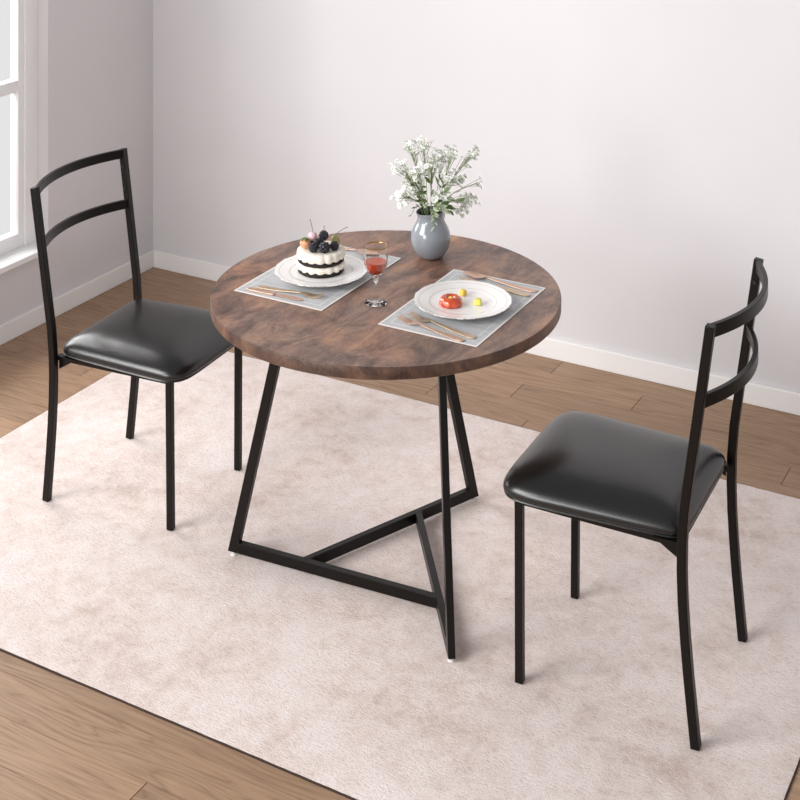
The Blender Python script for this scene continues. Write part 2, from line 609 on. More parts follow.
# ------------------------------------------------------------------ chairs
def make_chair():
    root = empty('dining_chair', (0, 0, 0))
    # rear legs rise past the seat as back posts
    prof = [(-0.2137, 0.0), (-0.2055, 0.08), (-0.1975, 0.16), (-0.1908, 0.24), (-0.1858, 0.32), (-0.1838, 0.39), (-0.1848, 0.455),
            (-0.1905, 0.53), (-0.2215, 0.75), (-0.2505, 0.955)]
    WB = lambda z: 0.2134 + 0.0130 * z
    WF = lambda z: 0.1884 + 0.0110 * z
    for s in (-1, 1):
        bm = bmesh.new()
        sweep_rect(bm, [(x, s * WB(z), z) for x, z in prof], 0.0212, 0.0212, side=(0, 1, 0))
        leg = obj('back_leg', bm, M['metal'], root, smooth=28, bevel=0.0018)
        bm = bmesh.new()
        sweep_rect(bm, [(0.2215, s * WF(0), 0.0), (0.2205, s * WF(0.42), 0.4415)], 0.0195, 0.0195, side=(0, 1, 0))
        obj('front_leg', bm, M['metal'], root, bevel=0.0018)
        # triangular gusset from post to seat frame
        bm = bmesh.new()
        y = s * 0.2035
        tri = [(-0.1735, 0.4425), (-0.112, 0.4415), (-0.1735, 0.405)]
        a = [bm.verts.new((p[0], y - 0.002, p[1])) for p in tri]
        b = [bm.verts.new((p[0], y + 0.002, p[1])) for p in tri]
        bm.faces.new(a); bm.faces.new(b[::-1])
        for i in range(3):
            bm.faces.new((a[i], a[(i + 1) % 3], b[(i + 1) % 3], b[i]))
        obj('seat_bracket', bm, M['metal'], root)
        # rail screws on the inner post face
        for z in (0.900, 0.829):
            bm = bmesh.new()
            x = -0.2215 - (z - 0.75) * 0.1415
            tube(bm, [(x, s * (WB(z) - 0.0105), z), (x, s * (WB(z) - 0.0148), z)], 0.0042, 10)
            obj('screw', bm, M['screw'], root, smooth=40)
    # frame under the cushion
    bm = bmesh.new()
    for s in (-1, 1):
        sweep_rect(bm, [(-0.186, s * 0.190, 0.4345), (0.212, s * 0.186, 0.4345)], 0.018, 0.014, side=(0, 1, 0))
    for x in (-0.165, 0.215):
        sweep_rect(bm, [(x, -0.190, 0.4345), (x, 0.190, 0.4345)], 0.018, 0.0135, side=(1, 0, 0))
    obj('seat_frame', bm, M['metal'], root)
    # curved rails
    for zc in (0.940, 0.777):
        xs = -0.2215 - (zc - 0.75) * 0.1415 - 0.002
        R = []
        n = 20
        for i in range(n + 1):
            t = -1 + 2 * i / n
            R.append((xs - 0.058 * (1 - t * t), (WB(zc) - 0.0105) * t, zc))
        bm = bmesh.new()
        sweep_rect(bm, R, 0.029, 0.0125, side=(0, 0, 1))
        obj('back_rail', bm, M['metal'], root, smooth=35, bevel=0.0015)
    # padded seat
    x0, x1 = -0.182, 0.276
    hw0, hw1 = 0.2015, 0.2265
    prof = [(0.012, 0.4208), (0.002, 0.4220), (0.0005, 0.4245), (0.0022, 0.4268), (0.0, 0.4300), (-0.0015, 0.4365), (0.0005, 0.4440), (0.0050, 0.4515), (0.012, 0.4585), (0.024, 0.4670),
            (0.042, 0.4755), (0.066, 0.4825), (0.096, 0.4880), (0.130, 0.4915), (0.165, 0.4932)]
    prof = [(i_, z_ + 0.021) for i_, z_ in prof]
    n = 96
    bm = bmesh.new()
    rings = []
    cx = (x0 + x1) / 2
    hx = (x1 - x0) / 2
    for (ins, z) in prof:
        ring = []
        rad = max(0.052 - 0.25 * max(ins, 0), 0.012) if ins < 0.15 else 0.006
        for k in range(n):
            a = 2 * pi * (k + 0.5) / n
            # rounded rectangle by marching angle with superellipse
            cxx, syy = cos(a), sin(a)
            e0 = 6.5 if cxx > 0 else 6.5 + 5.0 * min(1, -cxx * 2.5)
            e = 2.0 / (e0 if ins < 0.03 else e0 - (e0 - 3.4) * min((ins - 0.03) / 0.12, 1))
            ux = math.copysign(abs(cxx) ** e, cxx)
            uy = math.copysign(abs(syy) ** e, syy)
            hw = hw0 + (hw1 - hw0) * (ux + 1) / 2
            px = cx + ux * (hx - ins)
            py = uy * (hw - ins)
            # cushion sags slightly less at the middle of the sides
            ring.append(bm.verts.new((px, py, z)))
        rings.append(ring)
    for a, b in zip(rings, rings[1:]):
        for k in range(n):
            bm.faces.new((a[k], a[(k + 1) % n], b[(k + 1) % n], b[k]))
    cb = bm.verts.new((cx, 0, 0.4418))
    for k in range(n): bm.faces.new((rings[0][(k + 1) % n], rings[0][k], cb))
    ct = bm.verts.new((cx, 0, 0.5148))
    for k in range(n): bm.faces.new((rings[-1][k], rings[-1][(k + 1) % n], ct))
    obj('seat', bm, M['leather'], root, smooth=60)
    return root


chair = make_chair()
chair.location = (1.1059, -1.4022, 0.0008)
chair.rotation_euler = (0, 0, 0.073)
chair.scale = (0.968, 0.968, 0.968)
tag(chair, 'black metal dining chair with padded black seat at the left, in front of the window', 'chair', 'black dining chairs')
chair2 = copy_tree(chair)
chair2.location = (2.6886, -1.4875, 0.0008)
chair2.rotation_euler = (0, 0, pi + 0.030)
chair2.scale = (1, 1, 1)
tag(chair2, 'black metal dining chair with padded seat at the right side of the table', 'chair', 'black dining chairs')

# ------------------------------------------------------------------ table
TC = Vector((1.956, -1.4225, 0.0))
TZ = 0.750
table = empty('dining_table', TC)
tag(table, 'round rustic brown dining table on a black triangular metal base', 'table')
bm = bmesh.new()
R = 0.4755
lathe(bm, [(0, TZ), (R - 0.0022, TZ), (R - 0.0022, TZ - 0.0305), (0, TZ - 0.0305)], n=200)
obj('tabletop', bm, M['top'], table, smooth=30)

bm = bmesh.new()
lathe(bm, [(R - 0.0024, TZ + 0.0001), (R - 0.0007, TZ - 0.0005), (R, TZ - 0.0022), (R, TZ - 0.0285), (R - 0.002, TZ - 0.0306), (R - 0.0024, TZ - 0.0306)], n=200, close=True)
obj('shaded_edge_band', bm, M['band'], table, smooth=40)

feet = [Vector((1.546, -1.584, 0)), Vector((2.025, -0.994, 0)), Vector((2.303, -1.706, 0))]
angs = [4.5, 247.0, 126.0]
TW, TH = 0.0185, 0.029


def bar_len(i, j):
    # where bar i runs into bar j
    di, dj = [Vector((cos(radians(angs[q])), sin(radians(angs[q])))) for q in (i, j)]
    w = feet[j].xy - feet[i].xy
    return (w.x * dj.y - w.y * dj.x) / (di.x * dj.y - di.y * dj.x)


lens = [bar_len(0, 2), bar_len(1, 0), bar_len(2, 1)]
for F, A, Lb in zip(feet, angs, lens):
    d = Vector((cos(radians(A)), sin(radians(A)), 0))
    s = Vector((-d.y, d.x, 0))
    f = F - TC
    g = Vector((f.x, f.y, 0))
    z0 = 0.011 + 0.0003 * (A > 100) + 0.0003 * (A > 200)
    slope = 0.243
    zt = TZ - 0.0305
    # leg leaning in along its own floor bar
    bm = bmesh.new()
    kk = sqrt(1 + slope * slope)
    wl = 0.028 * kk
    def sec(z):
        o = g + d * (slope * z)
        return [bm.verts.new(o + d * a + s * b + Vector((0, 0, z))) for a, b in ((0, -TW / 2), (wl, -TW / 2), (wl, TW / 2), (0, TW / 2))]
    a, b = sec(z0), sec(zt - 0.002)
    for k in range(4): bm.faces.new((a[k], a[(k + 1) % 4], b[(k + 1) % 4], b[k]))
    bm.faces.new(a[::-1]); bm.faces.new(b)
    obj('table_leg', bm, M['metal'], table, bevel=0.0015)
    # floor bar
    bm = bmesh.new()
    p0 = g + d * (wl + slope * (z0 + TH / 2) - 0.002) + Vector((0, 0, z0 + TH / 2))
    p1 = g + d * (Lb - 0.002) + Vector((0, 0, z0 + TH / 2))
    sweep_rect(bm, [p0, p1], TH, TW, side=(0, 0, 1))
    obj('floor_bar', bm, M['metal'], table, bevel=0.0012)
    # flat bar under the top, from the leg across the middle
    bm = bmesh.new()
    q0 = g + d * (slope * zt + wl) + Vector((0, 0, zt - 0.009))
    q1 = g + d * (0.44) + Vector((0, 0, zt - 0.009))
    sweep_rect(bm, [q0, q1], 0.016, TW, side=(0, 0, 1))
    obj('top_bar', bm, M['metal'], table)
    # levelling foot
    bm = bmesh.new()
    lathe(bm, [(0, 0.0105), (0.005, 0.0105), (0.005, 0.006), (0.0085, 0.005), (0.0095, 0.0025), (0.009, 0.0004), (0, 0.0004)], 24)
    c = g + d * 0.017
    obj('foot_glide', bm, M['glide'], table, smooth=50, loc=(c.x, c.y, 0))

# ------------------------------------------------------------------ on the table
S = TZ + 0.0004


def placemat(x, y, label):
    bm = bmesh.new()
    box(bm, -0.1415, 0.1415, -0.2155, 0.2155, 0, 0.0016)
    o = obj('placemat', bm, M['mat'], bevel=0.0004, seg=1)
    o.location = (x, y, S)
    return tag(o, label, 'placemat', 'grey placemats')


placemat(1.7370, -1.412, 'grey placemat with white edge under the cake plate')
placemat(2.191, -1.4135, 'grey placemat with white edge under the plate of jelly')
SM = S + 0.0016 + 0.0003


def plate(x, y, rot, label):
    def mod(r, z, a):
        k = max(0.0, (r - 0.112) / 0.0185)
        return r * (1 - 0.010 * k * (0.5 + 0.5 * cos(14 * a))), z
    prof = [(0, 0.0110), (0.050, 0.0110), (0.076, 0.0112), (0.085, 0.0122), (0.089, 0.0138), (0.094, 0.0146), (0.108, 0.0162), (0.122, 0.0186), (0.1285, 0.0198), (0.1305, 0.0196),
            (0.1308, 0.0186), (0.129, 0.0172), (0.110, 0.0130), (0.090, 0.0090), (0.080, 0.0060), (0.076, 0.0014), (0.075, 0.0), (0.068, 0.0), (0.066, 0.0050), (0, 0.0054)]
    bm = bmesh.new()
    lathe(bm, prof, 168, mod)
    o = obj('plate', bm, M['plate'], smooth=60)
    o.location = (x, y, SM)
    o.rotation_euler = (0, 0, rot)
    return tag(o, label, 'plate', 'white scalloped plates')


PL = Vector((1.748, -1.424))
PR = Vector((2.190, -1.422))
plate(PL.x, PL.y, 0.1, 'white scalloped plate under the chocolate cake')
plate(PR.x, PR.y, 0.4, 'white scalloped plate holding the red jelly and yellow fruit')
PZ = SM + 0.0110          # well of a plate

# cake
CK = Vector((1.7415, -1.4150, PZ + 0.0004))
cake = empty('layer_cake', CK)
tag(cake, 'small round chocolate layer cake with white cream on the left plate', 'cake')
cr = random.Random(3)


def wob(freqs, amp):
    ph = [cr.uniform(0, 6.28) for _ in freqs]
    return lambda a: amp * sum(sin(f * a + p) for f, p in zip(freqs, ph)) / len(freqs)


def layer_choc(z0, z1):
    w = wob((5, 9, 17), 0.0009)
    bm = bmesh.new()
    lathe(bm, [(0, z0), (0.062, z0), (0.0645, z0 + 0.002), (0.065, (z0 + z1) / 2), (0.064, z1 - 0.002), (0.062, z1), (0, z1)], 72, lambda r, z, a: (r + (w(a) if r > 0.06 else 0), z))
    obj('sponge', bm, M['choc'], cake, smooth=45)


def layer_cream(z0, z1, top=False):
    w = wob((11, 15, 21), 0.0016)
    lobes = 16
    bm = bmesh.new()
    def mod(r, z, a):
        k = min(1, max(0, (r - 0.045) / 0.02))
        lo = abs(sin(lobes / 2 * a + 0.4))
        zz = z - (0.0035 * lo * k if z < (z0 + z1) / 2 else -0.0012 * lo * k)
        return r + k * (w(a) + 0.0018 * lo), zz
    pr = [(0, z0 + 0.0005), (0.058, z0 + 0.0005), (0.0640, z0 + 0.0008), (0.0662, z0 + 0.004), (0.0668, (z0 + z1) / 2), (0.0650, z1 - 0.004), (0.0605, z1 - 0.0005)]
    pr += [(0.050, z1 + 0.0008), (0.03, z1 - 0.0005), (0, z1)] if top else [(0.055, z1), (0, z1)]
    lathe(bm, pr, 128, mod)
    obj('cream', bm, M['cream'], cake, smooth=60)


layer_choc(0.0, 0.0125)
layer_cream(0.0128, 0.0280)
layer_choc(0.0283, 0.0410)
layer_cream(0.0413, 0.0610, True)
CT = CK.z + 0.0612
# camera-independent local frame for the garnish: r = to the right of the diner at the near side
RV, FV = Vector((0.874, 0.4866)), Vector((-0.4866, 0.874))


def on_cake(r, f, z):
    p = Vector((CK.x, CK.y)) + RV * r + FV * f
    return (p.x, p.y, CT + z)


def druplets(bm, r, seed):
    q = random.Random(seed)
    pts = []
    for i in range(34):
        zz = 1 - 2 * (i + 0.5) / 34
        a = i * 2.39996
        pts.append(Vector((sqrt(1 - zz * zz) * cos(a), sqrt(1 - zz * zz) * sin(a), zz)))
    ball(bm, (0, 0, 0), r * 0.80, 14, 8)
    for p in pts:
        ball(bm, p * r * 0.76, r * 0.27 * q.uniform(0.9, 1.05), 8, 6)


bm = bmesh.new()
druplets(bm, 0.0148, 1)
berry = obj('blackberry', bm, M['berry'], smooth=80)
BG = 'dark berries on the cake'
spots = [((0.0125, -0.034, 0.0142), 1.12, 'large blackberry at the front middle of the cake top'),
         ((-0.0195, -0.030, 0.0125), 0.95, 'blackberry at the front left of the cake top'),
         ((0.0385, -0.0165, 0.0125), 0.92, 'blackberry at the front right of the cake top'),
         ((-0.006, 0.0005, 0.0145), 1.0, 'blackberry in the middle of the berries, under the topmost one'),
         ((0.0085, -0.012, 0.0400), 0.98, 'topmost blackberry stacked over the other berries')]
for i, (p, s, lb) in enumerate(spots):
    o = berry if i == 0 else berry.copy()
    if i: col.objects.link(o)
    o.location = on_cake(*p)
    o.scale = (s, s, s)
    o.rotation_euler = (0.3 * i, 0.5 * i, 0.9 * i)
    tag(o, lb, 'blackberry', BG)

bm = bmesh.new()
tube(bm, bez((0, 0, 0.012), (0.001, 0, 0.018), (0.001, 0.001, 0.026), 5), 0.0009, 6)
ball(bm, (0.001, 0.001, 0.026), 0.0017, 8, 6)
fs = obj('fruit_stem', bm, M['twig'], o, smooth=180)
o.rotation_euler = (0, 0, 0.4)
rt = empty('cherry', on_cake(-0.024, 0.018, 0.028))
tag(rt, 'pale pink cherry with a tall stem on top of the cake', 'cherry')
bm = bmesh.new()
ball(bm, (0, 0, 0), 0.0130, 24, 16, (1, 1, 0.95))
obj('fruit_body', bm, M['pinkfruit'], rt, smooth=180)
bm = bmesh.new()
tube(bm, bez((0, 0, 0.011), (-0.002, 0.0, 0.030), (-0.0075 * 0.874, -0.0075 * 0.4866, 0.046), 8), 0.0008, 6)
ball(bm, (-0.0075 * 0.874, -0.0075 * 0.4866, 0.046), 0.0016, 8, 6)
obj('fruit_stem', bm, M['twig'], rt, smooth=180)
# a small support berry below the cherry keeps it up
o = berry.copy(); col.objects.link(o)
o.location = on_cake(-0.026, 0.020, 0.0085); o.scale = (0.55, 0.55, 0.55); o.rotation_euler = (1, 0.3, 2)
tag(o, 'smallest dark berry hidden below the pink cherry', 'blackberry', BG)

rt = empty('strawberry', on_cake(-0.0440, -0.002, 0.0145))
tag(rt, 'pale orange strawberry with green leaves at the left of the cake top', 'strawberry')
bm = bmesh.new()
ball(bm, (0, 0, 0), 0.0150, 24, 16, (1.05, 0.95, 0.92))
obj('fruit_body', bm, M['physalis'], rt, smooth=180)
bm = bmesh.new()
for k in range(6):
    a = k * pi / 3 + 0.2
    c, s_ = cos(a), sin(a)
    pts = [(0.0, 0.0145), (0.006, 0.0155), (0.0115, 0.0125), (0.0155, 0.0085)]
    wd = [0.0014, 0.0032, 0.0026, 0.0003]
    prev = None
    for (rr_, zz), w in zip(pts, wd):
        e = [bm.verts.new((c * rr_ - s_ * w * q, s_ * rr_ + c * w * q, zz)) for q in (-1, 1)]
        if prev: bm.faces.new((prev[0], prev[1], e[1], e[0]))
        prev = e
o = obj('fruit_leaf', bm, M['leafdark'], rt, smooth=180)
sm = o.modifiers.new('solid', 'SOLIDIFY'); sm.thickness = 0.0006

rt = empty('grape', on_cake(0.0400, 0.0150, 0.0165))
tag(rt, 'olive green grape with a slanting stem at the right of the cake top', 'grape')
bm = bmesh.new()
ball(bm, (0, 0, 0), 0.0150, 24, 16, (0.85, 0.85, 1.12))
obj('fruit_body', bm, M['grape'], rt, smooth=180)
bm = bmesh.new()
e = RV * 0.033
tube(bm, bez((0.001, 0, 0.0155), (0.006, 0.004, 0.026), (e.x, e.y, 0.038), 8), 0.0008, 6)
ball(bm, (e.x, e.y, 0.038), 0.0015, 8, 6)
obj('fruit_stem', bm, M['twig'], rt, smooth=180)

# jelly ring and two pieces of yellow fruit
bm = bmesh.new()
prof = [(0, 0.0), (0.0270, 0.0), (0.0295, 0.0025), (0.0300, 0.008), (0.0275, 0.0160), (0.0220, 0.0215), (0.0165, 0.0232), (0.0115, 0.0212), (0.0085, 0.0165), (0.0060, 0.013), (0, 0.012)]
lathe(bm, prof, 120, lambda r, z, a: (r * (1 + 0.055 * abs(cos(5 * a)) * min(1, r / 0.02)), z))
o = obj('jelly', bm, M['jelly'], smooth=70)
o.location = (2.171, -1.455, PZ + 0.0006)
tag(o, 'glossy red orange fluted jelly on the right plate', 'jelly')
bm = bmesh.new()
ball(bm, (0, 0, 0), 0.0070, 16, 10, (1, 1, 0.75))
o = obj('fruit_filling', bm, M['mango'], smooth=180)
o.location = (2.171, -1.455, PZ + 0.0178)
tag(o, 'orange yellow fruit dot in the hollow of the red jelly', 'fruit')


def chunk(name, x, y, mat, sz, label, seed):
    q = random.Random(seed)
    bm = bmesh.new()
    ret = bmesh.ops.create_cube(bm, size=1.0)
    for v in ret['verts']:
        k = 0.72 if v.co.z > 0 else 1.0
        v.co = Vector((v.co.x * sz[0] * k + q.uniform(-1, 1) * 0.001, v.co.y * sz[1] * k + q.uniform(-1, 1) * 0.001, (v.co.z + 0.5) * sz[2]))
    o = obj(name, bm, mat, smooth=60, bevel=0.0032, seg=3)
    o.location = (x, y, PZ + 0.0006)
    o.rotation_euler = (0, 0, q.uniform(0, 3))
    return tag(o, label, 'fruit', 'yellow fruit pieces')


chunk('fruit_piece', 2.170, -1.381, M['mango'], (0.021, 0.018, 0.015), 'orange yellow fruit piece behind the red jelly', 2)
chunk('fruit_piece', 2.231, -1.416, M['lemonjelly'], (0.024, 0.021, 0.015), 'lemon yellow fruit piece to the right of the red jelly', 7)


# cutlery: local +x runs from handle end to tip
def strip(bm, secs, th):
    """secs: (x, y0, y1, z)"""
    prev = None
    for (x, ya, yb, z) in secs:
        r = [bm.verts.new(p) for p in ((x, ya, z), (x, yb, z), (x, yb, z + th), (x, ya, z + th))]
        if prev:
            for k in range(4): bm.faces.new((prev[k], prev[(k + 1) % 4], r[(k + 1) % 4], r[k]))
        else: bm.faces.new(r[::-1])
        prev = r
    bm.faces.new(prev)


def cutlery(kind, p_handle, p_tip, label, z=0.0, mat='copper', tilt=0.0):
    a, b = Vector(p_handle), Vector(p_tip)
    L = (b - a).length
    root = empty(kind, (a.x, a.y, SM + z), atan2(b.y - a.y, b.x - a.x))
    root.rotation_euler[1] = -tilt
    tag(root, label, kind, 'rose gold cutlery')
    m = M[mat]
    hl = L * (0.50 if kind == 'knife' else 0.68)
    bm = bmesh.new()
    n = 14
    secs = []
    for i in range(n + 1):
        t = i / n
        if kind == 'knife':
            w = 0.0085 + 0.0015 * sin(pi * t) - 0.001 * t
            zz = 0.0
        else:
            w = 0.0078 * (1 - t) ** 1.1 + 0.0030 + 0.001 * sin(pi * t)
            zz = 0.0055 * (max(0, t - 0.35) / 0.65) ** 1.5
        if t < 0.02: w *= 0.62
        secs.append((hl * t, -w, w, zz))
    strip(bm, secs, 0.0028 if kind != 'knife' else 0.0042)
    obj('handle', bm, m, root, smooth=40, bevel=0.0009)
    bm = bmesh.new()
    hd = L - hl
    if kind == 'fork':
        hs = []
        for i in range(6):
            t = i / 5
            w = 0.0038 + 0.0088 * (t ** 0.7)
            hs.append((hl + 0.0004 + hd * 0.36 * t, -w, w, 0.0055 - 0.0040 * t))
        strip(bm, hs, 0.0020)
        for k in range(4):
            yc = -0.0100 + 0.0200 * k / 3
            ts = []
            for i in range(6):
                t = i / 5
                ts.append((hl + hd * (0.355 + 0.645 * t), yc * (1 - 0.05 * t) - 0.0019 * (1 - 0.45 * t), yc * (1 - 0.05 * t) + 0.0019 * (1 - 0.45 * t), 0.0015 - 0.001 * sin(pi * t) + 0.0075 * t ** 2))
            strip(bm, ts, 0.0018)
        obj('tines', bm, m, root, smooth=40)
    elif kind == 'knife':
        hs = []
        for i in range(13):
            t = i / 12
            w = 0.0095 * min(1, 0.55 + 2.2 * t) * (1 if t < 0.75 else max(0.12, 1 - ((t - 0.75) / 0.25) ** 2))
            hs.append((hl + 0.0004 + hd * t, -w * 0.75, w, 0.0012))
        strip(bm, hs, 0.0016)
        obj('blade', bm, m, root, smooth=40)
    else:
        nu, nv = 22, 9
        top, bot = [], []
        for i in range(nu + 1):
            t = i / nu
            w = 0.0032 + 0.0155 * (sin(pi * min(1, t * 0.98) ** 0.9)) ** 0.75 if t < 0.995 else 0.002
            ra, rb = [], []
            for j in range(nv):
                s_ = -1 + 2 * j / (nv - 1)
                base = 0.0055 * (1 - t) ** 2 + 0.0015
                dep = 0.0055 * (s_ * s_ + (2 * t - 1) ** 2) * (0.5 if t < .5 else 0.7)
                zz = base * (1 - sin(pi * t)) + dep * sin(pi * t) + 0.003 * t * t
                ra.append(bm.verts.new((hl + 0.0004 + hd * t, w * s_, zz + 0.0016)))
                rb.append(bm.verts.new((hl + 0.0004 + hd * t, w * s_, zz)))
            top.append(ra); bot.append(rb)
        for i in range(nu):
            for j in range(nv - 1):
                bm.faces.new((top[i][j], top[i + 1][j], top[i + 1][j + 1], top[i][j + 1]))
                bm.faces.new((bot[i][j], bot[i][j + 1], bot[i + 1][j + 1], bot[i + 1][j]))
            for j in (0, nv - 1):
                bm.faces.new((top[i][j], bot[i][j], bot[i + 1][j], top[i + 1][j]))
        for i in (0, nu):
            for j in range(nv - 1):
                bm.faces.new((top[i][j], top[i][j + 1], bot[i][j + 1], bot[i][j]))
        obj('bowl', bm, m, root, smooth=70)
    return root


# right setting, near side and far side
cutlery('fork', (2.308, -1.588), (2.100, -1.547), 'rose gold fork in front of the jelly plate, the one nearer the plate', 0.0, 'copper_dark')
cutlery('fork', (2.290, -1.6175), (2.083, -1.5770), 'rose gold fork in front of the jelly plate, nearer the placemat edge', 0.0)
cutlery('spoon', (2.322, -1.2405), (2.092, -1.2185), 'rose gold spoon behind the jelly plate, nearer the far mat edge', 0.0)
cutlery('knife', (2.318, -1.2770), (2.095, -1.2510), 'rose gold knife behind the jelly plate, between plate and spoon', 0.0, 'copper_dark')
# left setting
cutlery('fork', (1.640, -1.5765), (1.838, -1.5600), 'rose gold fork in front of the cake plate, tines towards the wine glass', 0.0, 'copper_dark')
cutlery('knife', (1.625, -1.6035), (1.800, -1.5990), 'rose gold knife in front of the cake plate, nearest the placemat edge', 0.0)
cutlery('spoon', (1.600, -1.2250), (1.812, -1.2140), 'pinkish rose gold spoon behind the cake plate, half hidden by the wine glass', 0.0)

# wine glass
GL = empty('wine_glass', (1.975, -1.511, S))
tag(GL, 'stemmed crystal wine glass with a gold rim between the two placemats', 'wine glass')
flute = lambda k: (lambda r, z, a: (r * (1 + 0.014 * k * cos(12 * a)), z))
bm = bmesh.new()
out = [(0.0045, 0.0720), (0.0120, 0.0750), (0.0200, 0.0810), (0.0262, 0.0900), (0.0302, 0.1030), (0.0322, 0.1180), (0.0328, 0.1320), (0.0322, 0.1450), (0.0312, 0.1520)]
inn = [(r - 0.0011, z) for r, z in out[::-1] if z > 0.08] + [(0.0185, 0.0825), (0.0110, 0.0775), (0.0, 0.0760)]
def fl(r, z, a):
    k = max(0.0, min(1.0, (z - 0.076) / 0.01)) * max(0.0, min(1.0, (0.146 - z) / 0.014))
    return r * (1 + 0.013 * k * cos(12 * a)), z
lathe(bm, [(0, 0.0720)] + out + inn, 96, fl)
obj('bowl', bm, M['glass'], GL, smooth=60)
bm = bmesh.new()
lathe(bm, [(0, 0.0055), (0.0034, 0.0060), (0.0030, 0.012), (0.0027, 0.035), (0.0029, 0.053), (0.0048, 0.0570), (0.0072, 0.0610), (0.0062, 0.0650), (0.0078, 0.0680), (0.0060, 0.0716), (0, 0.0718)], 32)
obj('stem', bm, M['glass'], GL, smooth=70)
bm = bmesh.new()
lathe(bm, [(0, 0.0004), (0.0290, 0.0004), (0.0302, 0.0012), (0.0290, 0.0024), (0.0150, 0.0036), (0.0060, 0.0052), (0, 0.0054)], 96, lambda r, z, a: (r, z + (0.0010 * cos(10 * a) * min(1, r / 0.02) if 0.002 < z < 0.005 else 0)))
obj('foot', bm, M['glass'], GL, smooth=70)
bm = bmesh.new()
lathe(bm, [(0.0320, 0.1500), (0.0316, 0.1527), (0.0307, 0.1530), (0.0299, 0.1525), (0.0299, 0.1500), (0.0308, 0.1497)], 72, close=True)
obj('gold_rim', bm, M['gold'], GL, smooth=60)
bm = bmesh.new()
win = [(0, 0.0766), (0.0100, 0.0781), (0.0172, 0.0830), (0.0232, 0.0912), (0.0271, 0.1030), (0.0285, 0.1105), (0.0285, 0.1115), (0, 0.1115)]
lathe(bm, win, 96, fl)
o = obj('wine', bm, M['wine'], smooth=50)
o.location = (1.975, -1.511, S)
tag(o, 'orange red wine half filling the gold rimmed glass', 'wine')

# vase: a small grey jug
VX, VY = 1.946, -1.143
vase = empty('vase', (VX, VY, S))
tag(vase, 'round blue grey glazed ceramic jug vase at the back of the table', 'vase')
bm = bmesh.new()
out = [(0, 0.0), (0.026, 0.0), (0.0315, 0.0015), (0.0425, 0.011), (0.0520, 0.027), (0.0573, 0.045), (0.0582, 0.058), (0.0560, 0.073), (0.0500, 0.088), (0.0428, 0.101), (0.0386, 0.111), (0.0375, 0.120), (0.0385, 0.127), (0.0405, 0.133), (0.0402, 0.1348)]
def lip(r, z, a):
    # front-left spout, lower at the front
    k = max(0.0, (z - 0.105) / 0.03)
    d = cos(a - radians(232))
    return r * (1 + 0.07 * k * max(0, d) ** 4), z - 0.004 * k * max(0, d) ** 2
lathe(bm, out, 96, lip)
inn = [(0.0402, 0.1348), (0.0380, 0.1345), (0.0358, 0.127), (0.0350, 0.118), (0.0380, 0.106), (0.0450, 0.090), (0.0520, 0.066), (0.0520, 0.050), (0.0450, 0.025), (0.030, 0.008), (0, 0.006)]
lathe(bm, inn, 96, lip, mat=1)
bmesh.ops.remove_doubles(bm, verts=bm.verts, dist=1e-6)
obj('body', bm, [M['vase'], M['vasein']], vase, smooth=60)
bm = bmesh.new()
ha = radians(78)
hd = Vector((cos(ha), sin(ha), 0))
tube(bm, bez(hd * 0.0375 + Vector((0, 0, 0.124)), hd * 0.064 + Vector((0, 0, 0.132)), hd * 0.047 + Vector((0, 0, 0.086)), 12, hd * 0.064 + Vector((0, 0, 0.098))) if False else
     bez(hd * 0.0385 + Vector((0, 0, 0.124)), hd * 0.060 + Vector((0, 0, 0.132)), hd * 0.064 + Vector((0, 0, 0.098)), 14, hd * 0.0500 + Vector((0, 0, 0.086))), 0.0042, 10)
obj('handle', bm, M['vase'], vase, smooth=180)


# flowers
def make_blossom_mesh(seed, np_=6, R0=0.0085):
    q = random.Random(seed)
    bm = bmesh.new()
    for k in range(np_):
        a = 2 * pi * k / np_ + q.uniform(-0.12, 0.12)
        c, s_ = cos(a), sin(a)
        ln = R0 * q.uniform(0.9, 1.1)
        lift = q.uniform(0.15, 0.4)
        prev = None
        for t, w in ((0.12, 0.12), (0.45, 0.36), (0.75, 0.44), (1.0, 0.20)):
            rr_ = ln * t
            zz = lift * ln * t * t + 0.0006
            ww = w * ln * 0.85
            e = [bm.verts.new((c * rr_ - s_ * ww * z_, s_ * rr_ + c * ww * z_, zz - (0.0006 if z_ == 0 else 0))) for z_ in (-1, 0, 1)]
            if prev:
                bm.faces.new((prev[0], prev[1], e[1], e[0]))
                bm.faces.new((prev[1], prev[2], e[2], e[1]))
            prev = e
    nf = len(bm.faces)
    ball(bm, (0, 0, 0.0011), 0.0019, 8, 6, (1, 1, 0.8))
    bm.faces.ensure_lookup_table()
    for f in bm.faces[nf:]: f.material_index = 1
    me = bpy.data.meshes.new('blossom')
    bm.to_mesh(me); bm.free()
    me.materials.append(M['petal']); me.materials.append(M['pistil'])
    for p in me.polygons: p.use_smooth = True
    return me


blossoms = [make_blossom_mesh(i, 5 + i % 3, 0.0079 + 0.0011 * (i % 3)) for i in range(5)]


def leaf_mesh(name, L, W, mat, curl=0.3, lobes=0):
    bm = bmesh.new()
    prev = None
    n = 10
    for i in range(n + 1):
        t = i / n
        w = W * (sin(pi * min(1, t * 0.97 + 0.03)) ** 0.8) * (1 - 0.25 * t)
        if lobes: w *= 0.45 + 0.55 * abs(sin(lobes * pi * t + 0.4))
        z = -curl * L * t * t
        e = [bm.verts.new((L * t, w * k, z + abs(k) * w * 0.25)) for k in (-1, 0, 1)]
        if prev:
            bm.faces.new((prev[0], prev[1], e[1], e[0]))
            bm.faces.new((prev[1], prev[2], e[2], e[1]))
        prev = e
    me = bpy.data.meshes.new(name)
    bm.to_mesh(me); bm.free()
    me.materials.append(mat)
    for p in me.polygons: p.use_smooth = True
    return me


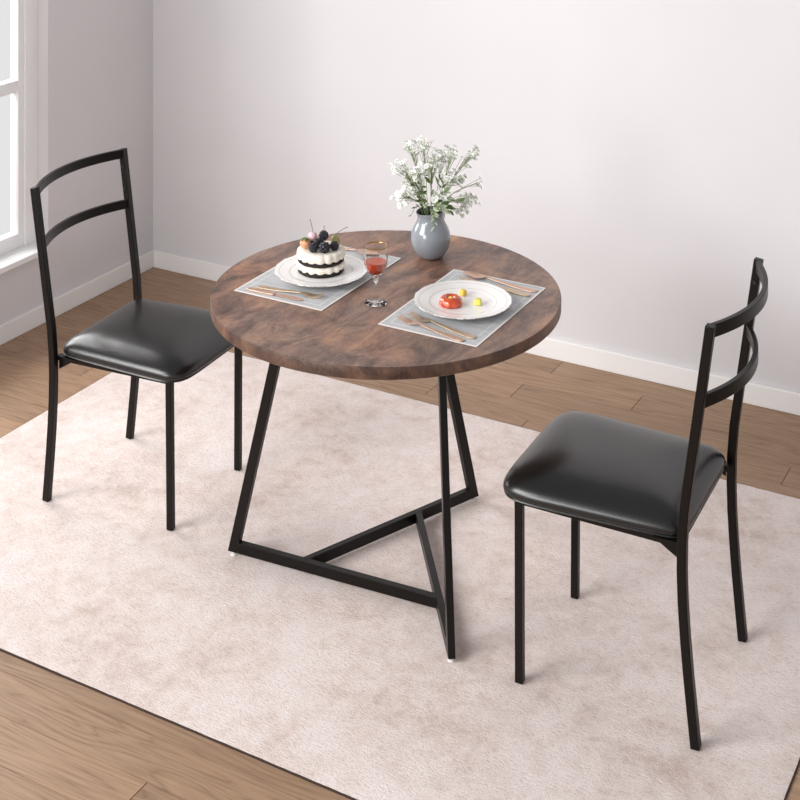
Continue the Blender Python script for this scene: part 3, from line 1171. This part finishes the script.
leaf_g = leaf_mesh('leaf', 0.030, 0.0055, M['leafdark'], 0.25)
leaf_p = leaf_mesh('leaf', 0.026, 0.0050, M['leafpale'], 0.3)
fr = random.Random(21)
RIMZ = 0.132
RV3, FV3, UP = Vector((0.874, 0.4866, 0)), Vector((-0.4866, 0.874, 0)), Vector((0, 0, 1))


def put(me, name, parent, p, direction, roll=0.0, sc=1.0, axis='Z'):
    o = bpy.data.objects.new(name, me)
    col.objects.link(o)
    o.parent = parent
    o.location = p
    q = Vector(direction).to_track_quat(axis, 'Y' if axis != 'Y' else 'Z')
    o.rotation_mode = 'QUATERNION'
    o.rotation_quaternion = q @ Quaternion((1, 0, 0) if axis == 'X' else (0, 0, 1), roll)
    o.scale = (sc, sc, sc)
    return o


def spray(name, r, dep, z, nb, spread, label, group, leaves=2, pale=False):
    """one flower stem from inside the jug to a tip r right, dep back, z above the rim"""
    root = empty(name, (VX, VY, S + RIMZ))
    tag(root, label, 'flower', group)
    tip = RV3 * r + FV3 * dep + UP * z
    hor = RV3 * r + FV3 * dep
    hl = max(hor.length, 1e-4)
    nd = hor / hl
    nk = nd * min(0.024, 0.007 + hl * 0.14)
    start = Vector((-nk.x * 0.6 + fr.uniform(-.008, .008), -nk.y * 0.6 + fr.uniform(-.008, .008), -0.085 + fr.uniform(0, 0.01)))
    mid = nk + Vector((0, 0, 0.004))
    main = [start.lerp(mid, k / 3) for k in range(3)]
    ctrl = mid + (mid - start).normalized() * (0.3 * (tip - mid).length) + UP * (0.22 * max(z, 0.03))
    main += bez(mid, ctrl, tip, 9)
    bm = bmesh.new()
    tube(bm, main, 0.0011, 5, 0.0007)
    nbp = []
    for i in range(nb):
        base_t = fr.uniform(0.50, 0.98)
        b0 = main[3 + int(base_t * 8.9)]
        for _ in range(30):
            off = Vector((fr.gauss(0, 1), fr.gauss(0, 1), fr.gauss(0, 1))).normalized() * spread * fr.uniform(0.35, 1.0)
            off.z *= 0.85
            e = tip + off
            if all((e - p).length > 0.0110 for p in nbp): break
        nbp.append(e)
        m_ = b0.lerp(e, 0.55) + UP * 0.004
        tube(bm, bez(b0, m_, e, 4), 0.00055, 4)
    obj('stem', bm, M['stem'], root, smooth=180)
    for e in nbp:
        d = (e - tip * 0.45) .normalized() + UP * 0.35 + Vector((fr.uniform(-.5, .5), fr.uniform(-.5, .5), fr.uniform(-.3, .3))) - FV3 * 0.25
        put(fr.choice(blossoms), 'blossom', root, e, d, fr.uniform(0, 6), fr.uniform(0.8, 1.12))
    for i in range(leaves):
        k = 4 + int(fr.uniform(0, 5))
        b0 = main[k]
        d = (nd * fr.uniform(0.3, 1) + Vector((fr.uniform(-1, 1), fr.uniform(-1, 1), fr.uniform(0.0, 0.8))) * 0.8)
        put(leaf_p if (pale or fr.random() < 0.45) else leaf_g, 'leaf', root, b0, d, fr.uniform(-.5, .5), fr.uniform(0.55, 1.0), 'X')
    return root


GF = 'white flower sprays in the jug'
LL = 'white flower spray leaning out low over the left side of the grey jug'
LU = 'white flower spray rising at the upper left of the bouquet in the grey jug'
CT_ = 'white flower spray in the middle of the bouquet in the grey jug'
RU = 'white flower spray rising at the upper right of the bouquet in the grey jug'
RL = 'white flower spray leaning out low over the right side of the grey jug'
sprays = [
    (-0.090, 0.00, 0.125, 11, 0.026, LU), (-0.082, -0.02, 0.050, 12, 0.028, LL), (-0.055, 0.02, 0.062, 8, 0.022, LL),
    (-0.056, 0.015, 0.180, 10, 0.026, LU), (-0.018, 0.01, 0.190, 11, 0.026, LU), (0.002, -0.02, 0.150, 10, 0.025, CT_),
    (0.036, 0.02, 0.155, 10, 0.028, CT_), (0.064, -0.01, 0.172, 7, 0.022, RU), (0.056, -0.03, 0.110, 9, 0.026, CT_),
    (-0.036, -0.025, 0.118, 11, 0.028, CT_), (0.024, -0.055, 0.062, 5, 0.020, CT_), (0.105, 0.01, 0.145, 6, 0.020, RU),
    (0.130, 0.00, 0.170, 5, 0.018, RU), (0.142, 0.00, 0.084, 3, 0.014, RU), (0.100, -0.01, 0.040, 11, 0.026, RL),
    (0.120, 0.015, 0.026, 9, 0.024, RL), (0.088, -0.025, 0.008, 6, 0.020, RL), (0.004, 0.03, 0.120, 9, 0.026, CT_),
    (0.075, 0.02, 0.085, 8, 0.024, RL), (-0.062, 0.03, 0.095, 8, 0.026, LU)]
for (r, dep, z, nb, sp, lb) in sprays:
    spray('flower_stem', r, dep, z, int(nb * 1.6 + 1), sp * 1.2, lb, GF, leaves=fr.choice((3, 4, 5)))


# foliage at the mouth of the jug
def foliage(r, dep, z, nl, me, label, start_k=4, ctrl_up=0.03, sc=1.0):
    root = empty('leaf_sprig', (VX, VY, S + RIMZ))
    tag(root, label, 'leaf sprig', 'leaf sprigs in the jug')
    tip = RV3 * r + FV3 * dep + UP * z
    hor = RV3 * r + FV3 * dep
    nd = hor.normalized()
    mid = nd * 0.027 + UP * 0.006
    start = Vector((nd.x * 0.004, nd.y * 0.004, -0.07))
    main = [start.lerp(mid, k / 3) for k in range(3)] + bez(mid, mid + nd * hor.length * 0.3 + UP * ctrl_up, tip, 9)
    bm = bmesh.new()
    tube(bm, main, 0.0011, 5, 0.0006)
    obj('stem', bm, M['stem'], root, smooth=180)
    side = nd.cross(UP)
    for i in range(nl):
        k = start_k + (len(main) - 1 - start_k) * i / max(1, nl - 1)
        b0 = main[int(k)]
        s_ = 1 if i % 2 else -1
        t = (main[min(int(k) + 1, len(main) - 1)] - main[int(k) - 1]).normalized()
        d = t * 0.8 + side * s_ * 0.8 + UP * fr.uniform(-.1, .3)
        put(me, 'leaf', root, b0, d, fr.uniform(-.4, .4), sc * fr.uniform(0.7, 1.0), 'X')
    return root


foliage(0.010, -0.048, -0.028, 12, leaf_p, 'pale sage leaf sprig drooping over the front rim of the grey jug', sc=0.8)
foliage(0.052, -0.030, 0.012, 9, leaf_g, 'dark green leaf sprig at the right of the jug mouth')
foliage(0.030, -0.050, 0.020, 9, leaf_p, 'pale leaf sprig standing over the right front of the jug rim')
foliage(-0.056, -0.020, -0.004, 6, leaf_g, 'thin green leaf sprig curling down over the left rim of the jug', sc=0.55)
foliage(0.040, 0.035, 0.075, 10, leaf_g, 'dark green leaf sprig upright in the heart of the bouquet', start_k=5)
foliage(-0.030, 0.025, 0.070, 9, leaf_g, 'mid green leaf sprig upright at the left of the bouquet', start_k=5, sc=0.8)

# ------------------------------------------------------------------ light
w = bpy.data.worlds.new('daylight')
scene.world = w
w.use_nodes = True
nt = w.node_tree
bg = nt.nodes['Background']
bg.inputs['Strength'].default_value = 1.0
wtc = nt.nodes.new('ShaderNodeTexCoord')
wsx = nt.nodes.new('ShaderNodeSeparateXYZ')
wrp = nt.nodes.new('ShaderNodeValToRGB')
wmr = nt.nodes.new('ShaderNodeMapRange')
wmr.inputs['From Min'].default_value = -1.0
wmr.inputs['From Max'].default_value = 1.0
nt.links.new(wtc.outputs['Generated'], wsx.inputs[0])
nt.links.new(wsx.outputs['Z'], wmr.inputs['Value'])
nt.links.new(wmr.outputs['Result'], wrp.inputs['Fac'])
el = wrp.color_ramp.elements            # pale overcast: bright round the horizon, dimmer overhead
el[0].position, el[0].color = 0.0, (0.30, 0.30, 0.30, 1)
el[1].position, el[1].color = 1.0, (0.34, 0.34, 0.345, 1)
for p_, c_ in ((0.34, 0.74), (0.55, 0.74), (0.68, 0.50), (0.80, 0.36)):
    e_ = el.new(p_)
    e_.color = (c_, c_, c_ * 1.008, 1)
nt.links.new(wrp.outputs['Color'], bg.inputs['Color'])


def area(name, loc, target, sx, sy, power, color=(1, 1, 1)):
    d = bpy.data.lights.new(name, 'AREA')
    d.shape = 'RECTANGLE'
    d.size, d.size_y = sx, sy
    d.energy = power
    d.color = color
    o = bpy.data.objects.new(name, d)
    col.objects.link(o)
    o.location = loc
    v = Vector(target) - Vector(loc)
    o.rotation_euler = v.to_track_quat('-Z', 'Y').to_euler()
    return o


area('window_daylight', (-0.9, -1.05, 1.9), (2.0, -1.4, 0.3), 1.4, 1.6, 72, (1, 0.995, 0.985))
area('side_softbox', (-1.9, -7.3, 4.3), (2.6, -0.6, 0.6), 4.0, 3.2, 500, (1, 0.995, 0.99))  # unseen softbox added to even out the light on back wall and rug
area('front_daylight', (1.0, -7.2, 2.2), (3.2, 0.0, 0.9), 1.5, 1.7, 95, (1, 0.995, 0.99))

# ------------------------------------------------------------------ camera
cam = bpy.data.cameras.new('camera')
cam.sensor_width = 36.0
cam.lens = 1422.0 / 800.0 * 36.0
cam.shift_y = -663.0 / 800.0
cam.clip_end = 60
co = bpy.data.objects.new('camera', cam)
col.objects.link(co)
co.location = (3.8772, -4.7939, 2.26)
co.rotation_euler = (radians(90), 0, atan2(0.48652, 0.87367))
scene.camera = co

vs = scene.view_settings
scene.display_settings.display_device = 'sRGB'
vs.view_transform = 'Standard'
vs.look = 'None'
vs.exposure = 0.09
vs.gamma = 1.0
vs.use_curve_mapping = False
cy = scene.cycles
cy.max_bounces = 10
cy.transparent_max_bounces = 12
cy.transmission_bounces = 10
cy.sample_clamp_indirect = 6.0
